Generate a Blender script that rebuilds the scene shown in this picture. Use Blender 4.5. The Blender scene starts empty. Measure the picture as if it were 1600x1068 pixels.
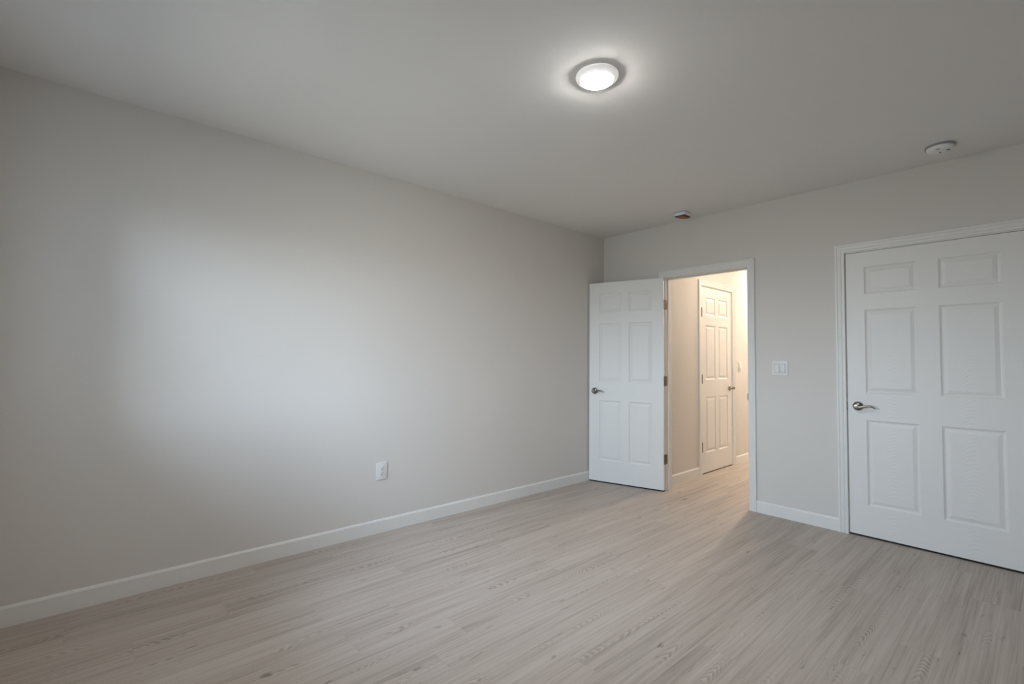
import bpy, bmesh, math, random
from mathutils import Vector, Matrix

scene = bpy.context.scene
col = scene.collection
PI = math.pi

# ------------------------------------------------------------------ camera
yaw, pitch, roll, f_px = -0.84402386, 0.03777326, 0.009084632, 741.734546
fw = Vector((math.sin(yaw) * math.cos(pitch), math.cos(yaw) * math.cos(pitch), math.sin(pitch)))
rt = Vector((math.cos(yaw), -math.sin(yaw), 0.0))
up = rt.cross(fw)
r2 = math.cos(roll) * rt + math.sin(roll) * up
u2 = -math.sin(roll) * rt + math.cos(roll) * up
cam = bpy.data.cameras.new('camera')
cam.sensor_width = 36.0
cam.sensor_fit = 'HORIZONTAL'
cam.lens = f_px / 1600.0 * 36.0
cam.clip_start = 0.02
cam_ob = bpy.data.objects.new('camera', cam)
cam_ob.matrix_world = Matrix(((r2.x, u2.x, -fw.x, 3.18557), (r2.y, u2.y, -fw.y, -4.16645),
                              (r2.z, u2.z, -fw.z, 1.23670), (0, 0, 0, 1)))
col.objects.link(cam_ob)
scene.camera = cam_ob

# ------------------------------------------------------------------ view, sky
scene.view_settings.view_transform = 'Standard'
scene.view_settings.look = 'None'
scene.view_settings.gamma = 1.0
scene.view_settings.use_curve_mapping = False
scene.view_settings.exposure = 0.12

SKY = 22.0
world = bpy.data.worlds.new('sky')
scene.world = world
world.use_nodes = True
wn = world.node_tree.nodes
wl = world.node_tree.links
wn.clear()
wo = wn.new('ShaderNodeOutputWorld')
wb = wn.new('ShaderNodeBackground')
wt = wn.new('ShaderNodeTexCoord')
ws = wn.new('ShaderNodeSeparateXYZ')
wm = wn.new('ShaderNodeMapRange')
wm.inputs['From Min'].default_value = -1.0
wr = wn.new('ShaderNodeValToRGB')
cr = wr.color_ramp
cr.elements[0].position = 0.0
cr.elements[0].color = (0.17, 0.18, 0.185, 1)
cr.elements[1].position = 1.0
cr.elements[1].color = (0.42, 0.62, 1.0, 1)
for pos, c in ((0.47, (0.20, 0.21, 0.21, 1)), (0.53, (0.75, 0.86, 1.03, 1)), (0.70, (0.64, 0.79, 1.03, 1))):
    e = cr.elements.new(pos)
    e.color = c
wl.new(wt.outputs['Generated'], ws.inputs[0])
wl.new(ws.outputs['Z'], wm.inputs['Value'])
wl.new(wm.outputs['Result'], wr.inputs['Fac'])
wl.new(wr.outputs['Color'], wb.inputs['Color'])
wb.inputs['Strength'].default_value = SKY
wl.new(wb.outputs[0], wo.inputs['Surface'])

OPAL_LEAK = 0.0050
LAMP = 315.0        # radiance of the room's ceiling light
HALL_LAMP = 740.0   # radiance of the hall's ceiling light
RX, RY = 4.40, -4.58           # right wall face, near (window) wall face
REVEAL = 0.06
WIN_X0, WIN_X1, WIN_Z0, WIN_Z1 = 0.42, 1.72, 0.90, 2.10
portal = bpy.data.lights.new('window_daylight', 'AREA')
portal.shape = 'RECTANGLE'
portal.size = WIN_X1 - WIN_X0
portal.size_y = WIN_Z1 - WIN_Z0
portal.cycles.is_portal = True
portal_ob = bpy.data.objects.new('window_daylight', portal)
portal_ob.location = ((WIN_X0 + WIN_X1) / 2, RY - 0.24, (WIN_Z0 + WIN_Z1) / 2)
portal_ob.rotation_euler = (PI / 2, 0, 0)
col.objects.link(portal_ob)

# ------------------------------------------------------------------ materials
def new_mat(name):
    m = bpy.data.materials.new(name)
    m.use_nodes = True
    nt = m.node_tree
    return m, nt, nt.nodes, nt.links, nt.nodes['Principled BSDF']

def srgb(r, g, b):
    def c(v):
        v /= 255.0
        return v / 12.92 if v <= 0.04045 else ((v + 0.055) / 1.055) ** 2.4
    return (c(r), c(g), c(b), 1.0)

def plain(name, color, rough=0.5, metal=0.0, noise=0.02, scale=40.0, spec=0.5):
    """paint / plastic / metal with a faint procedural mottling"""
    m, nt, n, l, p = new_mat(name)
    tc = n.new('ShaderNodeTexCoord')
    nz = n.new('ShaderNodeTexNoise')
    nz.inputs['Scale'].default_value = scale
    l.new(tc.outputs['Object'], nz.inputs['Vector'])
    mx = n.new('ShaderNodeMix')
    mx.data_type = 'RGBA'
    mx.inputs[6].default_value = [min(1, c * (1 - noise)) for c in color[:3]] + [1]
    mx.inputs[7].default_value = [min(1, c * (1 + noise)) for c in color[:3]] + [1]
    l.new(nz.outputs[0], mx.inputs[0])
    l.new(mx.outputs[2], p.inputs['Base Color'])
    p.inputs['Roughness'].default_value = rough
    p.inputs['Metallic'].default_value = metal
    p.inputs['Specular IOR Level'].default_value = spec
    return m

def wall_paint(name, color, bump=0.06, rough=0.75):
    m, nt, n, l, p = new_mat(name)
    tc = n.new('ShaderNodeTexCoord')
    nz = n.new('ShaderNodeTexNoise')
    nz.inputs['Scale'].default_value = 260.0
    nz.inputs['Detail'].default_value = 3.0
    l.new(tc.outputs['Object'], nz.inputs['Vector'])
    n2 = n.new('ShaderNodeTexNoise')
    n2.inputs['Scale'].default_value = 1.3
    n2.inputs['Detail'].default_value = 4.0
    l.new(tc.outputs['Object'], n2.inputs['Vector'])
    mx = n.new('ShaderNodeMix')
    mx.data_type = 'RGBA'
    mx.inputs[6].default_value = [c * 0.985 for c in color[:3]] + [1]
    mx.inputs[7].default_value = [c * 1.015 for c in color[:3]] + [1]
    l.new(n2.outputs[0], mx.inputs[0])
    l.new(mx.outputs[2], p.inputs['Base Color'])
    bp = n.new('ShaderNodeBump')
    bp.inputs['Strength'].default_value = bump
    bp.inputs['Distance'].default_value = 0.002
    l.new(nz.outputs[0], bp.inputs['Height'])
    l.new(bp.outputs[0], p.inputs['Normal'])
    p.inputs['Roughness'].default_value = rough
    p.inputs['Specular IOR Level'].default_value = 0.25
    return m

def door_paint(name, color, c1, c2):
    """white moulded door skin with embossed oak grain: arches up the middle of each panel column"""
    m, nt, n, l, p = new_mat(name)
    def math_(op, a, b=None, c=None):
        k = n.new('ShaderNodeMath')
        k.operation = op
        for i, v in enumerate((a, b, c)):
            if v is None:
                continue
            if isinstance(v, (int, float)):
                k.inputs[i].default_value = v
            else:
                l.new(v, k.inputs[i])
        return k.outputs[0]
    tc = n.new('ShaderNodeTexCoord')
    sp = n.new('ShaderNodeSeparateXYZ')
    l.new(tc.outputs['Object'], sp.inputs[0])
    X, Z = sp.outputs['X'], sp.outputs['Z']
    def noise(scale, sx, sz, detail):
        mp = n.new('ShaderNodeMapping')
        mp.inputs['Scale'].default_value = (sx, sx, sz)
        l.new(tc.outputs['Object'], mp.inputs['Vector'])
        nz = n.new('ShaderNodeTexNoise')
        nz.inputs['Scale'].default_value = scale
        nz.inputs['Detail'].default_value = detail
        l.new(mp.outputs[0], nz.inputs['Vector'])
        return nz.outputs[0]
    lx = math_('MINIMUM', math_('ABSOLUTE', math_('SUBTRACT', X, c1)), math_('ABSOLUTE', math_('SUBTRACT', X, c2)))
    lx2 = math_('MULTIPLY', lx, lx)
    ph = math_('MULTIPLY', math_('MULTIPLY_ADD', lx2, 14.0, Z), 250.0)
    ph = math_('MULTIPLY_ADD', noise(3.0, 3.0, 1.2, 2.0), 22.0, ph)
    arch = math_('MULTIPLY', math_('SINE', ph), math_('EXPONENT', math_('MULTIPLY', lx2, -330.0)))
    pores = noise(1.0, 230.0, 9.0, 2.0)
    hgt = math_('MULTIPLY_ADD', arch, 0.5, math_('MULTIPLY', pores, 0.8))
    bp = n.new('ShaderNodeBump')
    bp.inputs['Strength'].default_value = 0.30
    bp.inputs['Distance'].default_value = 0.0016
    l.new(hgt, bp.inputs['Height'])
    l.new(bp.outputs[0], p.inputs['Normal'])
    p.inputs['Base Color'].default_value = color
    p.inputs['Roughness'].default_value = 0.42
    p.inputs['Specular IOR Level'].default_value = 0.4
    return m

def floor_vinyl():
    m, nt, n, l, p = new_mat('greige_vinyl_plank')
    def math_(op, a, b=None, c=None):
        k = n.new('ShaderNodeMath')
        k.operation = op
        for i, v in enumerate((a, b, c)):
            if v is None:
                continue
            if isinstance(v, (int, float)):
                k.inputs[i].default_value = v
            else:
                l.new(v, k.inputs[i])
        return k.outputs[0]
    tc = n.new('ShaderNodeTexCoord')
    sp = n.new('ShaderNodeSeparateXYZ')
    l.new(tc.outputs['Object'], sp.inputs[0])
    X, Y = sp.outputs['X'], sp.outputs['Y']
    row = math_('FLOOR', math_('DIVIDE', math_('ADD', X, 10.03), 0.182))
    wn1 = n.new('ShaderNodeTexWhiteNoise')
    wn1.noise_dimensions = '1D'
    l.new(row, wn1.inputs['W'])
    ysh = math_('ADD', math_('DIVIDE', math_('ADD', Y, 20.0), 1.22), wn1.outputs['Value'])
    seg = math_('FLOOR', ysh)
    wn2 = n.new('ShaderNodeTexWhiteNoise')
    wn2.noise_dimensions = '2D'
    cv = n.new('ShaderNodeCombineXYZ')
    l.new(row, cv.inputs[0])
    l.new(seg, cv.inputs[1])
    l.new(cv.outputs[0], wn2.inputs['Vector'])
    rnd = wn2.outputs['Value']
    def grain(sx, sy, zoff, detail=3.0, rough=0.55, dist=0.0):
        c = n.new('ShaderNodeCombineXYZ')
        l.new(math_('MULTIPLY', X, sx), c.inputs[0])
        l.new(math_('MULTIPLY', Y, sy), c.inputs[1])
        l.new(math_('MULTIPLY_ADD', rnd, 37.0, zoff), c.inputs[2])
        t = n.new('ShaderNodeTexNoise')
        t.inputs['Scale'].default_value = 1.0
        t.inputs['Detail'].default_value = detail
        t.inputs['Roughness'].default_value = rough
        t.inputs['Distortion'].default_value = dist
        l.new(c.outputs[0], t.inputs['Vector'])
        return t.outputs[0]
    fine = grain(170.0, 3.0, 1.0, 3.0)
    streak = grain(62.0, 1.5, 5.0, 4.0, 0.62, 0.3)
    broad = grain(16.0, 0.7, 7.0, 2.0, 0.5, 0.2)
    tone = grain(5.0, 0.5, 9.0, 2.0)
    def ramp(v, a, b):
        k = n.new('ShaderNodeMapRange')
        k.interpolation_type = 'SMOOTHSTEP'
        k.inputs['From Min'].default_value = a
        k.inputs['From Max'].default_value = b
        l.new(v, k.inputs['Value'])
        return k.outputs['Result']
    # the heart of each board carries a broken row of chevron (cathedral) figure
    fx0 = math_('FRACT', math_('DIVIDE', math_('ADD', X, 10.03), 0.182))
    wob = grain(0.0, 0.9, 40.0, 1.0)
    lx = math_('ADD', math_('MULTIPLY', math_('SUBTRACT', fx0, 0.5), 0.182), math_('MULTIPLY', math_('SUBTRACT', wob, 0.5), 0.16))
    lx2 = math_('MULTIPLY', lx, lx)
    heart = math_('MULTIPLY', math_('EXPONENT', math_('MULTIPLY', lx2, -2600.0)), ramp(grain(3.0, 3.2, 50.0, 1.5), 0.47, 0.66))
    ph = math_('MULTIPLY_ADD', Y, 150.0, math_('MULTIPLY', lx2, 16000.0))
    ph = math_('MULTIPLY_ADD', grain(14.0, 2.2, 60.0, 2.0), 42.0, ph)
    rings = math_('MULTIPLY_ADD', math_('SINE', ph), 0.5, 0.5)
    knots = ramp(grain(36.0, 7.0, 31.0, 2.0, 0.5, 0.6), 0.66, 0.80)
    v = math_('MULTIPLY', math_('SUBTRACT', fine, 0.5), 0.50)
    v = math_('MULTIPLY_ADD', math_('SUBTRACT', streak, 0.5), 0.85, v)
    v = math_('MULTIPLY_ADD', math_('SUBTRACT', broad, 0.5), 0.50, v)
    v = math_('MULTIPLY_ADD', math_('SUBTRACT', tone, 0.5), 0.30, v)
    v = math_('MULTIPLY_ADD', math_('SUBTRACT', rnd, 0.5), 0.07, v)
    v = math_('MULTIPLY_ADD', math_('MULTIPLY', math_('SUBTRACT', rings, 0.42), heart), -0.40, v)
    v = math_('MULTIPLY_ADD', knots, -0.42, v)
    v = math_('ADD', v, 0.54)
    rp = n.new('ShaderNodeValToRGB')
    rp.color_ramp.elements[0].position = 0.0
    rp.color_ramp.elements[0].color = srgb(120, 108, 96)
    rp.color_ramp.elements[1].position = 1.0
    rp.color_ramp.elements[1].color = srgb(206, 197, 187)
    e = rp.color_ramp.elements.new(0.5)
    e.color = srgb(179, 167, 156)
    l.new(v, rp.inputs['Fac'])
    # hairline seams between boards
    fx = math_('FRACT', math_('DIVIDE', math_('ADD', X, 10.03), 0.182))
    ex = math_('MULTIPLY', math_('SUBTRACT', 0.5, math_('ABSOLUTE', math_('SUBTRACT', fx, 0.5))), 0.182)
    ey = math_('MULTIPLY', math_('SUBTRACT', 0.5, math_('ABSOLUTE', math_('SUBTRACT', math_('FRACT', ysh), 0.5))), 1.22)
    edge = math_('MINIMUM', ex, ey)
    seam = math_('SUBTRACT', 1.0, ramp(edge, 0.0003, 0.0016))
    mx = n.new('ShaderNodeMix')
    mx.data_type = 'RGBA'
    l.new(math_('MULTIPLY', seam, 0.12), mx.inputs[0])
    l.new(rp.outputs['Color'], mx.inputs[6])
    mx.inputs[7].default_value = srgb(95, 85, 75)
    l.new(mx.outputs[2], p.inputs['Base Color'])
    bp = n.new('ShaderNodeBump')
    bp.inputs['Strength'].default_value = 0.12
    bp.inputs['Distance'].default_value = 0.001
    l.new(math_('SUBTRACT', v, seam), bp.inputs['Height'])
    l.new(bp.outputs[0], p.inputs['Normal'])
    p.inputs['Roughness'].default_value = 0.48
    p.inputs['Specular IOR Level'].default_value = 0.4
    return m

def emitter(name, color, strength):
    m, nt, n, l, p = new_mat(name)
    tc = n.new('ShaderNodeTexCoord')
    nz = n.new('ShaderNodeTexNoise')
    nz.inputs['Scale'].default_value = 3.0
    l.new(tc.outputs['Object'], nz.inputs['Vector'])
    p.inputs['Base Color'].default_value = (0.9, 0.9, 0.9, 1)
    p.inputs['Emission Color'].default_value = color
    p.inputs['Emission Strength'].default_value = strength
    return m

def opal(name):
    """white plastic rim that lets a trace of the lamp's light through"""
    m, nt, n, l, p = new_mat(name)
    tc = n.new('ShaderNodeTexCoord')
    nz = n.new('ShaderNodeTexNoise')
    nz.inputs['Scale'].default_value = 20.0
    l.new(tc.outputs['Object'], nz.inputs['Vector'])
    p.inputs['Base Color'].default_value = srgb(240, 240, 238)
    p.inputs['Roughness'].default_value = 0.4
    tr = n.new('ShaderNodeBsdfTranslucent')
    mr = n.new('ShaderNodeMapRange')
    mr.inputs['To Min'].default_value = OPAL_LEAK * 0.95
    mr.inputs['To Max'].default_value = OPAL_LEAK * 1.05
    l.new(nz.outputs[0], mr.inputs['Value'])
    mx = n.new('ShaderNodeMixShader')
    l.new(mr.outputs['Result'], mx.inputs[0])
    l.new(p.outputs[0], mx.inputs[1])
    l.new(tr.outputs[0], mx.inputs[2])
    l.new(mx.outputs[0], n['Material Output'].inputs['Surface'])
    return m

def glass_mat():
    m = bpy.data.materials.new('window_glass')
    m.use_nodes = True
    n, l = m.node_tree.nodes, m.node_tree.links
    n.clear()
    o = n.new('ShaderNodeOutputMaterial')
    t = n.new('ShaderNodeBsdfTransparent')
    t.inputs['Color'].default_value = (0.93, 0.96, 0.95, 1)
    g = n.new('ShaderNodeBsdfGlossy')
    g.inputs['Roughness'].default_value = 0.02
    fr = n.new('ShaderNodeFresnel')
    fr.inputs['IOR'].default_value = 1.45
    mx = n.new('ShaderNodeMixShader')
    l.new(fr.outputs[0], mx.inputs[0])
    l.new(t.outputs[0], mx.inputs[1])
    l.new(g.outputs[0], mx.inputs[2])
    l.new(mx.outputs[0], o.inputs['Surface'])
    return m

M_WALL = wall_paint('greige_wall_paint', srgb(222, 218, 213))
M_CEIL = wall_paint('ceiling_paint', srgb(234, 232, 229), 0.05, 0.85)
M_TRIM = plain('white_trim_paint', srgb(234, 233, 230), 0.38, 0, 0.01, 8)
M_DOOR = door_paint('white_door_paint', srgb(234, 233, 230), 0.238, 0.524)
M_DOOR_WIDE = door_paint('white_wide_door_paint', srgb(234, 233, 230), 0.257, 0.657)
M_FLOOR = floor_vinyl()
M_NICKEL = plain('satin_nickel', (0.25, 0.23, 0.20, 1), 0.27, 1.0, 0.05, 60)
M_HINGE = plain('dark_nickel_hinge', (0.22, 0.185, 0.14, 1), 0.35, 1.0, 0.05, 60)
M_PLASTIC = plain('white_plastic', srgb(240, 240, 240), 0.35, 0, 0.01, 20)
M_OPAL = opal('opal_rim')
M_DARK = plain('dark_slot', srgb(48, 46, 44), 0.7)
M_SHADE = plain('dark_shade', srgb(22, 19, 18), 0.8)  # near-black that paints the shade under the doors
M_GAP = plain('gap_grey', srgb(120, 118, 116), 0.7)
M_BASE_SHADE = plain('grey_mount_shade', srgb(158, 158, 163), 0.5)
M_PLATE = plain('white_wall_plate', srgb(230, 229, 227), 0.4, 0, 0.01, 20)
M_HINGE_DARK = plain('bronze_hinge', (0.07, 0.05, 0.035, 1), 0.45, 0.8, 0.05, 60)
M_PALEBLUE = plain('pale_blue_white_plastic', srgb(240, 245, 254), 0.2, 0, 0.01, 20)
M_BLUE = plain('navy_plastic', srgb(20, 26, 88), 0.4)
M_BROWN = plain('brown_fibre', srgb(176, 110, 46), 0.6, 0, 0.12, 30)
M_REDBROWN = plain('red_brown_fibre', srgb(92, 44, 22), 0.6, 0, 0.12, 30)
M_GLASS = glass_mat()
M_LIT = emitter('lit_diffuser', (1.0, 0.98, 0.955, 1), LAMP)
M_LIT_HALL = emitter('lit_hall_diffuser', (1.0, 0.84, 0.68, 1), HALL_LAMP)

M_HALL_FILL = emitter('hall_fill_diffuser', (1.0, 0.84, 0.68, 1), HALL_LAMP * 0.17)  # for the added fill light in the hall

# ------------------------------------------------------------------ mesh helpers
def link(name, bm, mat, parent=None, smooth=False, loc=None):
    me = bpy.data.meshes.new(name)
    bmesh.ops.recalc_face_normals(bm, faces=bm.faces[:])
    bm.to_mesh(me)
    bm.free()
    me.materials.append(mat)
    o = bpy.data.objects.new(name, me)
    col.objects.link(o)
    if smooth:
        for poly in me.polygons:
            poly.use_smooth = True
        me.set_sharp_from_angle(angle=math.radians(35))
    if parent:
        o.parent = parent
    if loc is not None:
        o.location = loc
    return o

def box(bm, x0, x1, y0, y1, z0, z1, bevel=0.0, seg=2):
    t = bmesh.new()
    v = [t.verts.new((x, y, z)) for x in (x0, x1) for y in (y0, y1) for z in (z0, z1)]
    for f in ((0, 1, 3, 2), (4, 6, 7, 5), (0, 4, 5, 1), (2, 3, 7, 6), (0, 2, 6, 4), (1, 5, 7, 3)):
        t.faces.new([v[i] for i in f])
    if bevel:
        bmesh.ops.bevel(t, geom=t.edges[:], offset=bevel, segments=seg, affect='EDGES', profile=0.6)
    tm = bpy.data.meshes.new('tmp')
    t.to_mesh(tm)
    t.free()
    bm.from_mesh(tm)
    bpy.data.meshes.remove(tm)
    return bm

def lathe(bm, prof, axis='z', seg=48, centre=(0, 0, 0)):
    """prof: list of (radius, height) along the axis"""
    cx, cy, cz = centre
    rings = []
    for r, h in prof:
        ring = []
        if r < 1e-6:
            pts = [(0.0, 0.0)]
        else:
            pts = [(r * math.cos(2 * PI * k / seg), r * math.sin(2 * PI * k / seg)) for k in range(seg)]
        for a, b in pts:
            if axis == 'z':
                co = (cx + a, cy + b, cz + h)
            elif axis == 'y':
                co = (cx + a, cy + h, cz + b)
            else:
                co = (cx + h, cy + a, cz + b)
            ring.append(bm.verts.new(co))
        rings.append(ring)
    for A, B in zip(rings, rings[1:]):
        for k in range(seg):
            a0, a1 = A[k % len(A)], A[(k + 1) % len(A)]
            b0, b1 = B[k % len(B)], B[(k + 1) % len(B)]
            vs = []
            for v in (a0, a1, b1, b0):
                if v not in vs:
                    vs.append(v)
            if len(vs) >= 3:
                bm.faces.new(vs)
    for R in (rings[0], rings[-1]):
        if len(R) > 2:
            bm.faces.new(R)
    return bm

def prism(bm, pts, axis, a, b):
    """pts: 2-D outline; axis 'y': outline in (x,z) run from y=a to b; 'x': outline in (y,z); 'z': outline in (x,y)"""
    def co(p, t):
        return {'y': (p[0], t, p[1]), 'x': (t, p[0], p[1]), 'z': (p[0], p[1], t)}[axis]
    A = [bm.verts.new(co(p, a)) for p in pts]
    B = [bm.verts.new(co(p, b)) for p in pts]
    n = len(pts)
    for i in range(n):
        bm.faces.new((A[i], A[(i + 1) % n], B[(i + 1) % n], B[i]))
    bm.faces.new(A)
    bm.faces.new(B[::-1])
    return bm

def describe(o, label=None, cat=None, group=None, kind=None):
    if label:
        o['label'] = label
    if cat:
        o['category'] = cat
    if group:
        o['group'] = group
    if kind:
        o['kind'] = kind
    return o

def empty(name, loc, label, cat, group=None, rot=(0, 0, 0)):
    o = bpy.data.objects.new(name, None)
    o.empty_display_size = 0.05
    o.location = loc
    o.rotation_euler = rot
    col.objects.link(o)
    return describe(o, label, cat, group)

def struct(name, bm, mat, label, cat, smooth=False, loc=None):
    return describe(link(name, bm, mat, None, smooth, loc), label, cat, None, 'structure')

# ------------------------------------------------------------------ room shell
H = 2.570
T = 0.115                      # partition thickness
HX0, HX1, HY = 0.660, 1.640, 3.40     # hall faces
# door openings (rough): room door, closet door
D1A, D1B, D2A, D2B, DTOP = 0.718, 1.525, 2.190, 3.148, 2.064
D3A, D3B = 0.853, 1.659

struct('floor', box(bmesh.new(), -0.12, RX + 0.12, RY - 0.2, HY + 0.12, -0.10, 0.0), M_FLOOR,
       'greige wood-look vinyl plank floor running through the room and hall', 'floor')
struct('ceiling', box(bmesh.new(), -0.12, RX + 0.12, RY - 0.2, HY + 0.12, H, H + 0.12), M_CEIL,
       'plain painted flat ceiling above the room', 'ceiling')
struct('wall_left', box(bmesh.new(), -0.12, 0, RY - 0.2, HY, 0, H), M_WALL,
       'long blank greige wall on the left with one outlet', 'wall')
struct('wall_right', box(bmesh.new(), RX, RX + 0.12, RY - 0.2, HY, 0, H), M_WALL,
       'plain greige wall on the right outside the view', 'wall')
b = bmesh.new()
for x0, x1, z0 in ((0, D1A, 0), (D1A, D1B, DTOP), (D1B, D2A, 0), (D2A, D2B, DTOP), (D2B, RX, 0)):
    box(b, x0, x1, 0, T, z0, H)
struct('wall_back', b, M_WALL, 'greige end wall holding the open doorway and the closed white door', 'wall')
b = bmesh.new()
for x0, x1, z0, z1 in ((0, WIN_X0, 0, H), (WIN_X1, RX, 0, H), (WIN_X0, WIN_X1, 0, WIN_Z0), (WIN_X0, WIN_X1, WIN_Z1, H)):
    box(b, x0, x1, RY - 0.2, RY, z0, z1)
struct('wall_front', b, M_WALL, 'greige window wall behind the camera', 'wall')
b = bmesh.new()
for y0, y1, z0 in ((T, D3A, 0), (D3A, D3B, DTOP + 0.030), (D3B, HY, 0)):
    box(b, HX0 - T, HX0, y0, y1, z0, H)
struct('wall_hall_left', b, M_WALL, 'cream lit hall wall with a narrow white door seen through the doorway', 'wall')
struct('wall_hall_right', box(bmesh.new(), HX1, HX1 + T, T, HY, 0, H), M_WALL,
       'right hand wall of the hall outside the view', 'wall')
struct('wall_hall_end', box(bmesh.new(), HX0 - T, HX1 + T, HY, HY + 0.12, 0, H), M_WALL,
       'far end wall of the hall outside the view', 'wall')
struct('wall_closet', box(bmesh.new(), HX1 + T, RX, 0.75, 0.85, 0, H), M_WALL,
       'rear wall of the closet behind the closed door', 'wall')

# ------------------------------------------------------------------ window behind the camera
b = bmesh.new()
fy0, fy1, fwid = RY - REVEAL - 0.06, RY - REVEAL, 0.045
mid = (WIN_Z0 + WIN_Z1) / 2
box(b, WIN_X0, WIN_X0 + fwid, fy0, fy1, WIN_Z0, WIN_Z1, 0.003)
box(b, WIN_X1 - fwid, WIN_X1, fy0, fy1, WIN_Z0, WIN_Z1, 0.003)
box(b, WIN_X0 + fwid, WIN_X1 - fwid, fy0, fy1, WIN_Z0, WIN_Z0 + fwid, 0.003)
box(b, WIN_X0 + fwid, WIN_X1 - fwid, fy0, fy1, WIN_Z1 - fwid, WIN_Z1, 0.003)
box(b, WIN_X0 + fwid, WIN_X1 - fwid, fy0, fy1, mid - 0.02, mid + 0.02, 0.003)
win = struct('window_1', b, M_TRIM, 'white framed single hung window behind the camera', 'window')
for z0, z1 in ((WIN_Z0 + fwid, mid - 0.02), (mid + 0.02, WIN_Z1 - fwid)):
    link('pane', box(bmesh.new(), WIN_X0 + fwid, WIN_X1 - fwid, RY - REVEAL - 0.033, RY - REVEAL - 0.027, z0, z1), M_GLASS, win)
link('sill', box(bmesh.new(), WIN_X0, WIN_X1, RY - REVEAL, RY + 0.02, WIN_Z0, WIN_Z0 + 0.02, 0.003), M_TRIM, win)

# ------------------------------------------------------------------ baseboards
BH, BT = 0.0945, 0.011
def base_profile():
    return [(0, 0), (BT, 0), (BT, BH - 0.012), (BT - 0.004, BH - 0.003), (BT - 0.006, BH), (0, BH)]
def baseboard_x(name, x0, x1, label, y=0.0, sgn=-1):
    struct(name, prism(bmesh.new(), [(y + sgn * d, z) for d, z in base_profile()], 'x', x0, x1), M_TRIM, label, 'baseboard')
def baseboard_y(name, x, y0, y1, label, sgn=1):
    struct(name, prism(bmesh.new(), [(x + sgn * d, z) for d, z in base_profile()], 'y', y0, y1), M_TRIM, label, 'baseboard')

CW = 0.060   # casing width
C1A, C1B = 0.732, 1.511       # casing inner edges, room door
C2A, C2B = 2.207, 3.134
C3A, C3B = 0.866, 1.646
CTOP = 2.052
baseboard_y('baseboard_left', 0, RY, -BT, 'long white baseboard along the left wall')
baseboard_x('baseboard_corner', 0, C1A - CW, 'white baseboard behind the open door in the corner')
baseboard_x('baseboard_back', C1B + CW, C2A - CW, 'short white baseboard between the doorway and the closed door')
baseboard_x('baseboard_back_right', C2B + CW, RX, 'white baseboard right of the closed door outside the view')
baseboard_y('baseboard_right', RX, RY, -BT, 'white baseboard along the right wall', -1)
baseboard_x('baseboard_front', 0.011, RX - 0.011, 'white baseboard along the window wall', RY, 1)
baseboard_y('baseboard_hall_near', HX0, T + 0.02, C3A - CW, 'short white hall baseboard left of the hall door')
baseboard_y('baseboard_hall_far', HX0, C3B + CW, HY, 'white hall baseboard beyond the hall door')

# ------------------------------------------------------------------ casings, jambs and stops
PROFILE = [(0.0, 0.0), (0.0, 0.008), (0.003, 0.0105), (0.015, 0.0115), (0.019, 0.0095), (0.023, 0.0130),
           (0.040, 0.0150), (0.044, 0.0125), (0.048, 0.0165), (0.057, 0.0170), (0.060, 0.0140), (0.060, 0.0)]
def casing(bm, a, b_, top, place):
    """mitred moulding round an opening from a to b_; place(along, out, z) -> xyz"""
    rows = []
    for d, t in PROFILE:
        rows.append([bm.verts.new(place(*q)) for q in ((a - d, t, 0.0), (a - d, t, top + d), (b_ + d, t, top + d), (b_ + d, t, 0.0))])
    n = len(rows)
    for i in range(n):
        A, B = rows[i], rows[(i + 1) % n]
        for k in range(3):
            bm.faces.new((A[k], A[k + 1], B[k + 1], B[k]))
    bm.faces.new([r[0] for r in rows])
    bm.faces.new([r[3] for r in rows][::-1])

def jamb(bm, a, b_, top, place, depth, stop0, stop1):
    """frame boards inside the wall plus the stop the door closes on; along, out (negative = into wall), z"""
    def pbox(a0, a1, o0, o1, z0, z1):
        t = bmesh.new()
        box(t, a0, a1, o0, o1, z0, z1, 0.0012, 1)
        for v in t.verts:
            v.co = Vector(place(v.co.x, v.co.y, v.co.z))
        tm = bpy.data.meshes.new('tmp')
        t.to_mesh(tm)
        t.free()
        bm.from_mesh(tm)
        bpy.data.meshes.remove(tm)
    w = 0.019
    pbox(a - w, a, -depth, 0.0, 0, top + w)
    pbox(b_, b_ + w, -depth, 0.0, 0, top + w)
    pbox(a, b_, -depth, 0.0, top, top + w)
    pbox(a, a + 0.011, stop0, stop1, 0, top)
    pbox(b_ - 0.011, b_, stop0, stop1, 0, top)
    pbox(a + 0.011, b_ - 0.011, stop0, stop1, top - 0.011, top)

room = lambda s, o, z: (s, -o, z)              # on the back wall, facing the room
back = lambda s, o, z: (s, T + o, z)           # the other face of the back wall
hall = lambda s, o, z: (HX0 + o, s, z)         # on the hall's left wall
J1A, J1B, J2A, J2B, J3A, J3B, JTOP = 0.737, 1.506, 2.209, 3.129, 0.872, 1.640, 2.045
UP3 = 0.030     # the hall door stands a little taller

b = bmesh.new()
casing(b, C1A, C1B, CTOP, room)
casing(b, C1A, C1B, CTOP, back)
jamb(b, J1A, J1B, JTOP, room, T, -0.075, -0.040)
trim1 = struct('trim_1', b, M_TRIM, 'white moulded casing and jamb round the open doorway to the hall', 'door frame')
b = bmesh.new()
box(b, J1B - 0.004, J1B + 0.003, -0.0035, 0.012, 0.915, 0.972, 0.001, 1)
link('strike_plate', b, M_HINGE, trim1)

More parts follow.
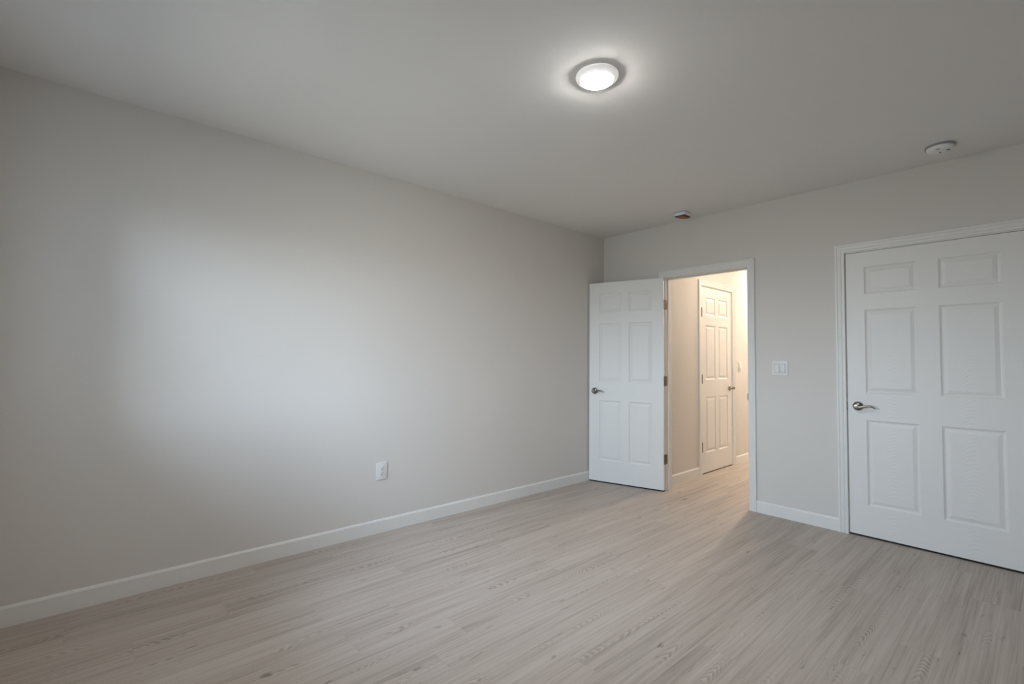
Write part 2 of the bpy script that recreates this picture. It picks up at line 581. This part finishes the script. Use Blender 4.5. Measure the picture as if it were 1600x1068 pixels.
b = bmesh.new()
casing(b, C2A, C2B, CTOP, room)
jamb(b, J2A, J2B, JTOP, room, T, -0.075, -0.040)
trim2 = struct('trim_2', b, M_TRIM, 'white moulded casing round the closed six panel door', 'door frame')
b = bmesh.new()
box(b, J2A - 0.001, J2A + 0.0025, -0.0035, 0.012, 0.895, 0.955, 0.0008, 1)
link('strike_plate', b, M_HINGE, trim2)

b = bmesh.new()
casing(b, C3A, C3B, CTOP + UP3, hall)
jamb(b, J3A, J3B, JTOP + UP3, hall, T, -0.075, -0.040)
trim3 = struct('trim_3', b, M_TRIM, 'white moulded casing round the narrow hall door', 'door frame')

# ------------------------------------------------------------------ doors
ZP = ((0.225, 0.831), (1.022, 1.622), (1.735, 1.932))      # panel rows in room height
def leaf_mesh(W, stile, mull, th=0.035, z0=0.012, z1=2.042):
    """moulded six panel leaf: x from 0 to W, y from 0 (front) to th"""
    bm = bmesh.new()
    pw = (W - 2 * stile - mull) / 2
    xs = [0, stile, stile + pw, stile + pw + mull, W - stile, W]
    zs = [z0] + [z for r in ZP for z in r] + [z1]
    rings = ((0.0, 0.0), (0.004, 0.0035), (0.010, 0.0075), (0.016, 0.0085), (0.020, 0.0075), (0.036, 0.0030), (0.039, 0.0022))
    for side in (0, 1):
        def P(x, z, d):
            return bm.verts.new((x, d if side == 0 else th - d, z))
        for i in range(5):
            for j in range(7):
                x0, x1, za, zb = xs[i], xs[i + 1], zs[j], zs[j + 1]
                if i in (1, 3) and j in (1, 3, 5):
                    prev = None
                    for ins, d in rings:
                        cur = [P(x0 + ins, za + ins, d), P(x1 - ins, za + ins, d), P(x1 - ins, zb - ins, d), P(x0 + ins, zb - ins, d)]
                        if prev:
                            for k in range(4):
                                bm.faces.new((prev[k], prev[(k + 1) % 4], cur[(k + 1) % 4], cur[k]))
                        prev = cur
                    bm.faces.new(prev)
                else:
                    bm.faces.new((P(x0, za, 0), P(x1, za, 0), P(x1, zb, 0), P(x0, zb, 0)))
    for x in (0, W):
        for j in range(7):
            bm.faces.new([bm.verts.new(c) for c in ((x, 0, zs[j]), (x, th, zs[j]), (x, th, zs[j + 1]), (x, 0, zs[j + 1]))])
    for z in (z0, z1):
        for i in range(5):
            bm.faces.new([bm.verts.new(c) for c in ((xs[i], 0, z), (xs[i + 1], 0, z), (xs[i + 1], th, z), (xs[i], th, z))])
    bmesh.ops.remove_doubles(bm, verts=bm.verts[:], dist=1e-5)
    return bm

def bottom_shade(leaf, W, y0=0.0):
    link('bottom_shade', box(bmesh.new(), 0.002, W - 0.002, y0 + 0.003, y0 + 0.032, 0.001, 0.013), M_SHADE, leaf)  # dark strip drawn in place of the shaded gap under the leaf

def sweep(bm, pts, radii, seg=14):
    """tapered elliptical bar along pts (in the x-z plane at some y); radii: (in-plane, out-of-plane)"""
    rings = []
    n = len(pts)
    for i, p in enumerate(pts):
        a = Vector(pts[max(0, i - 1)])
        c = Vector(pts[min(n - 1, i + 1)])
        t = (c - a).normalized()
        side = Vector((0, 1, 0))
        side = (side - t * side.dot(t)).normalized()
        u = t.cross(side)
        ra, rb = radii[i]
        rings.append([bm.verts.new(Vector(p) + u * ra * math.cos(2 * PI * k / seg) + side * rb * math.sin(2 * PI * k / seg)) for k in range(seg)])
    for A, B in zip(rings, rings[1:]):
        for k in range(seg):
            bm.faces.new((A[k], A[(k + 1) % seg], B[(k + 1) % seg], B[k]))
    bm.faces.new(rings[0])
    bm.faces.new(rings[-1][::-1])

def catmull(pts, sub=5):
    out = []
    for i in range(len(pts) - 1):
        p0, p1, p2, p3 = (Vector(pts[max(0, i - 1)]), Vector(pts[i]), Vector(pts[i + 1]), Vector(pts[min(len(pts) - 1, i + 2)]))
        for k in range(sub):
            t = k / sub
            out.append(0.5 * (2 * p1 + (p2 - p0) * t + (2 * p0 - 5 * p1 + 4 * p2 - p3) * t * t + (3 * p1 - p0 - 3 * p2 + p3) * t ** 3))
    out.append(Vector(pts[-1]))
    return out

def door_handle(leaf, x, z, face_y, out, direction):
    """lever on a domed rosette; out = -1 when the face looks to -y; direction = +1 lever points to +x"""
    o = out
    b = bmesh.new()
    lathe(b, [(0.0125, 0.0), (0.0125, o * 0.030), (0.0150, o * 0.040), (0.0150, o * 0.056), (0.0125, o * 0.061), (0.0, o * 0.062)], 'y', 28)
    pts = [(direction * s, o * y, h) for s, y, h in ((0.0, 0.050, 0.0), (0.020, 0.051, -0.004), (0.042, 0.052, 0.002),
                                                     (0.066, 0.053, 0.0075), (0.088, 0.053, 0.0040), (0.111, 0.052, -0.0100))]
    path = catmull(pts, 5)
    rad = []
    for i in range(len(path)):
        t = i / (len(path) - 1)
        rad.append((0.0085 * (1 - t) ** 0.8 + 0.0034, 0.0075 * (1 - 0.35 * t)))
    sweep(b, path, rad)
    h = link('door_handle', b, M_NICKEL, leaf, True, (x, face_y, z))
    b = bmesh.new()
    lathe(b, [(0.0325, 0.0), (0.0325, o * 0.003), (0.0310, o * 0.006), (0.0260, o * 0.0105), (0.0180, o * 0.0140), (0.0130, o * 0.0150), (0.0, o * 0.0152)], 'y', 40)
    link('rosette', b, M_NICKEL, h, True)
    b = bmesh.new()
    lathe(b, [(0.0065, o * 0.060), (0.0065, o * 0.0645), (0.0, o * 0.065)], 'y', 20)
    link('lock_button', b, M_HINGE, h, True)
    return h

# closed closet door, facing the room (front face y = 0.002)
door2 = struct('door_2', leaf_mesh(0.914, 0.110, 0.111), M_DOOR_WIDE,
               'closed white six panel door with a lever handle, nearest the camera on the right', 'door', False, (2.2125, 0.002, 0))
bottom_shade(door2, 0.914)
door_handle(door2, 0.0615, 0.926, 0.0, -1, 1)

# room door, swung open against the corner; leaf pivots on its pin
PIN = Vector((0.739, -0.010))
ANG = math.radians(-164.0)
b = leaf_mesh(0.762, 0.110, 0.080)
for v in b.verts:
    v.co.x += 0.0035
    v.co.y += 0.010
door1 = struct('door_1', b, M_DOOR, 'open white six panel door folded back towards the left corner', 'door', False, (PIN.x, PIN.y, 0))
door1.rotation_euler = (0, 0, ANG)
bottom_shade(door1, 0.762 + 0.0035, 0.010)
door_handle(door1, 0.762 + 0.0035 - 0.0615, 0.926, 0.045, 1, -1)
ca, sa = math.cos(-ANG), math.sin(-ANG)
def to_leaf(x, y):                    # room coordinates -> leaf coordinates
    dx, dy = x - PIN.x, y - PIN.y
    return (ca * dx - sa * dy, sa * dx + ca * dy)
for zc in (0.298, 1.046, 1.785):
    b = bmesh.new()
    lathe(b, [(0.0062, -0.046), (0.0062, 0.046)], 'z', 20)
    lathe(b, [(0.0040, -0.050), (0.0068, -0.047), (0.0068, -0.0455)], 'z', 20)
    lathe(b, [(0.0068, 0.0455), (0.0068, 0.047), (0.0040, 0.050)], 'z', 20)
    box(b, 0.0008, 0.0036, 0.004, 0.042, -0.045, 0.045)           # plate on the leaf's edge
    t = bmesh.new()                                               # plate on the jamb
    box(t, J1A - 0.0005, J1A + 0.0018, -0.006, 0.030, -0.045, 0.045)
    for v in t.verts:
        v.co.x, v.co.y = to_leaf(v.co.x, v.co.y)
    tm = bpy.data.meshes.new('tmp')
    t.to_mesh(tm)
    t.free()
    b.from_mesh(tm)
    link('hinge', b, M_HINGE, door1, False, (0, 0, zc))

# hall door: front face looks to +x; local x runs to -y
b = leaf_mesh(0.762, 0.110, 0.080)
for v in b.verts:
    v.co.z += UP3 * (v.co.z - 0.012) / 2.03
door3 = struct('door_3', b, M_DOOR,
               'narrow white six panel hall door seen through the open doorway', 'door', False, (HX0 - 0.002, 0.875, 0))
door3.rotation_euler = (0, 0, PI / 2)      # local +x -> +y, local +y -> -x
bottom_shade(door3, 0.762)
door_handle(door3, 0.762 - 0.0615, 0.926, 0.0, -1, -1)
for zc in (0.298, 1.046, 1.785):
    b = bmesh.new()
    lathe(b, [(0.0080, -0.052), (0.0080, 0.052)], 'z', 16, (-0.0015, -0.007, 0))
    box(b, -0.0015, 0.020, -0.0018, 0.003, -0.050, 0.050)
    link('hinge', b, M_HINGE_DARK, door3, False, (0, 0, zc))

# ------------------------------------------------------------------ ceiling fittings
def ceiling_light(x, y, lit, label):
    t = empty('ceiling_light', (x, y, H), label, 'ceiling light', 'round flush ceiling lights')
    b = bmesh.new()
    lathe(b, [(0.098, 0.0), (0.099, -0.006), (0.096, -0.012), (0.088, -0.018), (0.080, -0.0225), (0.0765, -0.0235), (0.0742, -0.0230)], 'z', 72)
    bmesh.ops.delete(b, geom=[f for f in b.faces if len(f.verts) > 4], context='FACES_ONLY')
    link('trim_ring', b, M_OPAL, t, True)
    b = bmesh.new()
    prof = [(0.0700, -0.003), (0.0700, -0.018), (0.0738, -0.020)]
    for k in range(0, 9):
        a = k / 8 * PI / 2
        prof.append((0.0735 * math.cos(a), -0.0225 - 0.0148 * math.sin(a)))
    prof[-1] = (0.0, prof[-1][1])
    lathe(b, prof, 'z', 72)
    link('diffuser', b, lit, t, True)
    return t
ceiling_light(1.816, -2.430, M_LIT, 'lit round white flush light in the middle of the bedroom ceiling')
ceiling_light(1.00, 2.70, M_LIT_HALL, 'warm lit round flush light on the hall ceiling past the hall door')
ceiling_light(1.30, 1.00, M_HALL_FILL, 'added dim warm round fill light on the hall ceiling just past the doorway')  # unseen lamp added to brighten the hall wall

t = empty('smoke_detector', (2.783, -0.312, H), 'round white smoke detector on the ceiling above the closed door', 'smoke detector')
b = bmesh.new()
lathe(b, [(0.070, 0.0), (0.072, -0.004), (0.072, -0.012), (0.060, -0.012)], 'z', 64)
link('base', b, M_BASE_SHADE, t, True)
b = bmesh.new()
lathe(b, [(0.066, -0.012), (0.066, -0.015), (0.063, -0.024), (0.057, -0.030), (0.046, -0.0325), (0.0, -0.034)], 'z', 64)
link('cover', b, M_PLASTIC, t, True)
for x, y, w, d in ((-0.006, -0.049, 0.018, 0.006), (0.036, -0.002, 0.016, 0.006), (-0.002, 0.016, 0.007, 0.012)):
    r = math.hypot(x, y)
    zz = -0.0345 if r < 0.042 else -0.031
    link('vent_slot', box(bmesh.new(), x - w / 2, x + w / 2, y - d / 2, y + d / 2, zz - 0.0022, zz + 0.004, 0.001, 1), M_DARK, t)

t = empty('junction_box', (1.040, -0.205, H), 'small white box with navy edge and brown underside on the ceiling above the doorway', 'ceiling box')
outl = [(-0.055, -0.070), (0.052, -0.070), (0.052, 0.030), (0.005, 0.060), (-0.030, 0.045), (-0.055, 0.0)]
def shrink(pts, k):
    return [(x * k, y * k) for x, y in pts]
def taper(bm, low, hi_):
    """prism whose left side leans in towards its lower edge"""
    prism(bm, outl, 'z', low, hi_)
    for v in bm.verts:
        if abs(v.co.z - low) < 1e-6 and v.co.x < -0.02:
            v.co.x += 0.014
    return bm
link('ceiling_gap_shade', prism(bmesh.new(), shrink(outl, 1.03), 'z', -0.003, 0.0), M_DARK, t)  # dark layer painted as the shadow between box and ceiling
link('housing', taper(bmesh.new(), -0.033, -0.003), M_PALEBLUE, t)
link('rim', prism(bmesh.new(), [(-0.044, -0.072), (0.050, -0.072), (0.050, -0.060), (-0.044, -0.060)], 'z', -0.040, -0.033), M_BLUE, t)
link('underside', prism(bmesh.new(), [(-0.041, -0.060), (0.050, -0.068), (0.050, 0.029), (0.005, 0.058), (-0.018, 0.043), (-0.041, 0.0)], 'z', -0.038, -0.033), M_BROWN, t)
link('end_block', prism(bmesh.new(), [(0.030, -0.055), (0.051, -0.055), (0.051, 0.028), (0.030, 0.040)], 'z', -0.041, -0.033), M_REDBROWN, t)

# ------------------------------------------------------------------ outlet and switches
t = empty('wall_outlet', (0.0, -2.575, 0.434), 'white duplex outlet low on the long left wall', 'outlet')
link('cover_plate', box(bmesh.new(), 0, 0.0065, -0.0395, 0.0395, -0.0610, 0.0610, 0.0025), M_PLATE, t, True)
for zc in (0.018, -0.018):
    rc = link('receptacle', box(bmesh.new(), 0.004, 0.0078, -0.0165, 0.0165, zc - 0.0168, zc + 0.0168, 0.0012), M_PLATE, t, True)
    for y, z, w, h in ((-0.0068, 0.005, 0.0032, 0.010), (0.0068, 0.005, 0.0028, 0.009), (0.0, -0.0080, 0.0062, 0.0062)):
        link('slot', box(bmesh.new(), 0.0070, 0.0081, y - w / 2, y + w / 2, zc + z - h / 2, zc + z + h / 2), M_DARK, rc)

t = empty('light_switch', (1.758, 0.0, 1.190), 'white double rocker light switch between the doorway and the closed door', 'light switch')
link('cover_plate', box(bmesh.new(), -0.0585, 0.0585, -0.0065, 0, -0.0585, 0.0585, 0.0025), M_PLATE, t, True)
def rocker(xc, tilt, parent):
    link('rocker_gap_shade', box(bmesh.new(), xc - 0.0182, xc + 0.0182, -0.0070, -0.004, -0.0352, 0.0352), M_GAP, parent)  # grey outline paints the shade in the gap round the rocker
    b = bmesh.new()
    box(b, xc - 0.0168, xc + 0.0168, -0.0105, -0.004, -0.0335, 0.0335, 0.0015)
    for v in b.verts:
        if v.co.y < -0.007:
            v.co.y += tilt * v.co.z * 0.06
    return link('rocker', b, M_PLATE, parent, True)
rocker(-0.023, 1, t)
rocker(0.023, -1, t)

t = empty('light_switch', (HX0, 1.855, 1.180), 'single rocker light switch on the cream hall wall beyond the hall door', 'light switch')
t.rotation_euler = (0, 0, PI / 2)
link('cover_plate', box(bmesh.new(), -0.045, 0.045, -0.0065, 0, -0.0600, 0.0600, 0.0025), M_PLATE, t, True)
rocker(0.0, 1, t)

# ------------------------------------------------------------------ labels for parts that look different from their thing
PART_LABELS = {'door_handle': 'dark satin nickel lever handle', 'rosette': 'round satin nickel rosette', 'hinge': 'dark metal hinge',
               'bottom_shade': 'dark strip painted as the shade under the door', 'strike_plate': 'small dark metal strike plate',
               'diffuser': 'glowing white lens', 'rim': 'navy blue edge', 'underside': 'orange brown underside',
               'end_block': 'dark red brown end', 'vent_slot': 'small dark slot', 'slot': 'dark socket slot'}
for o in bpy.data.objects:
    base = o.name.split('.')[0]
    if o.parent and base in PART_LABELS:
        o['label'] = PART_LABELS[base]
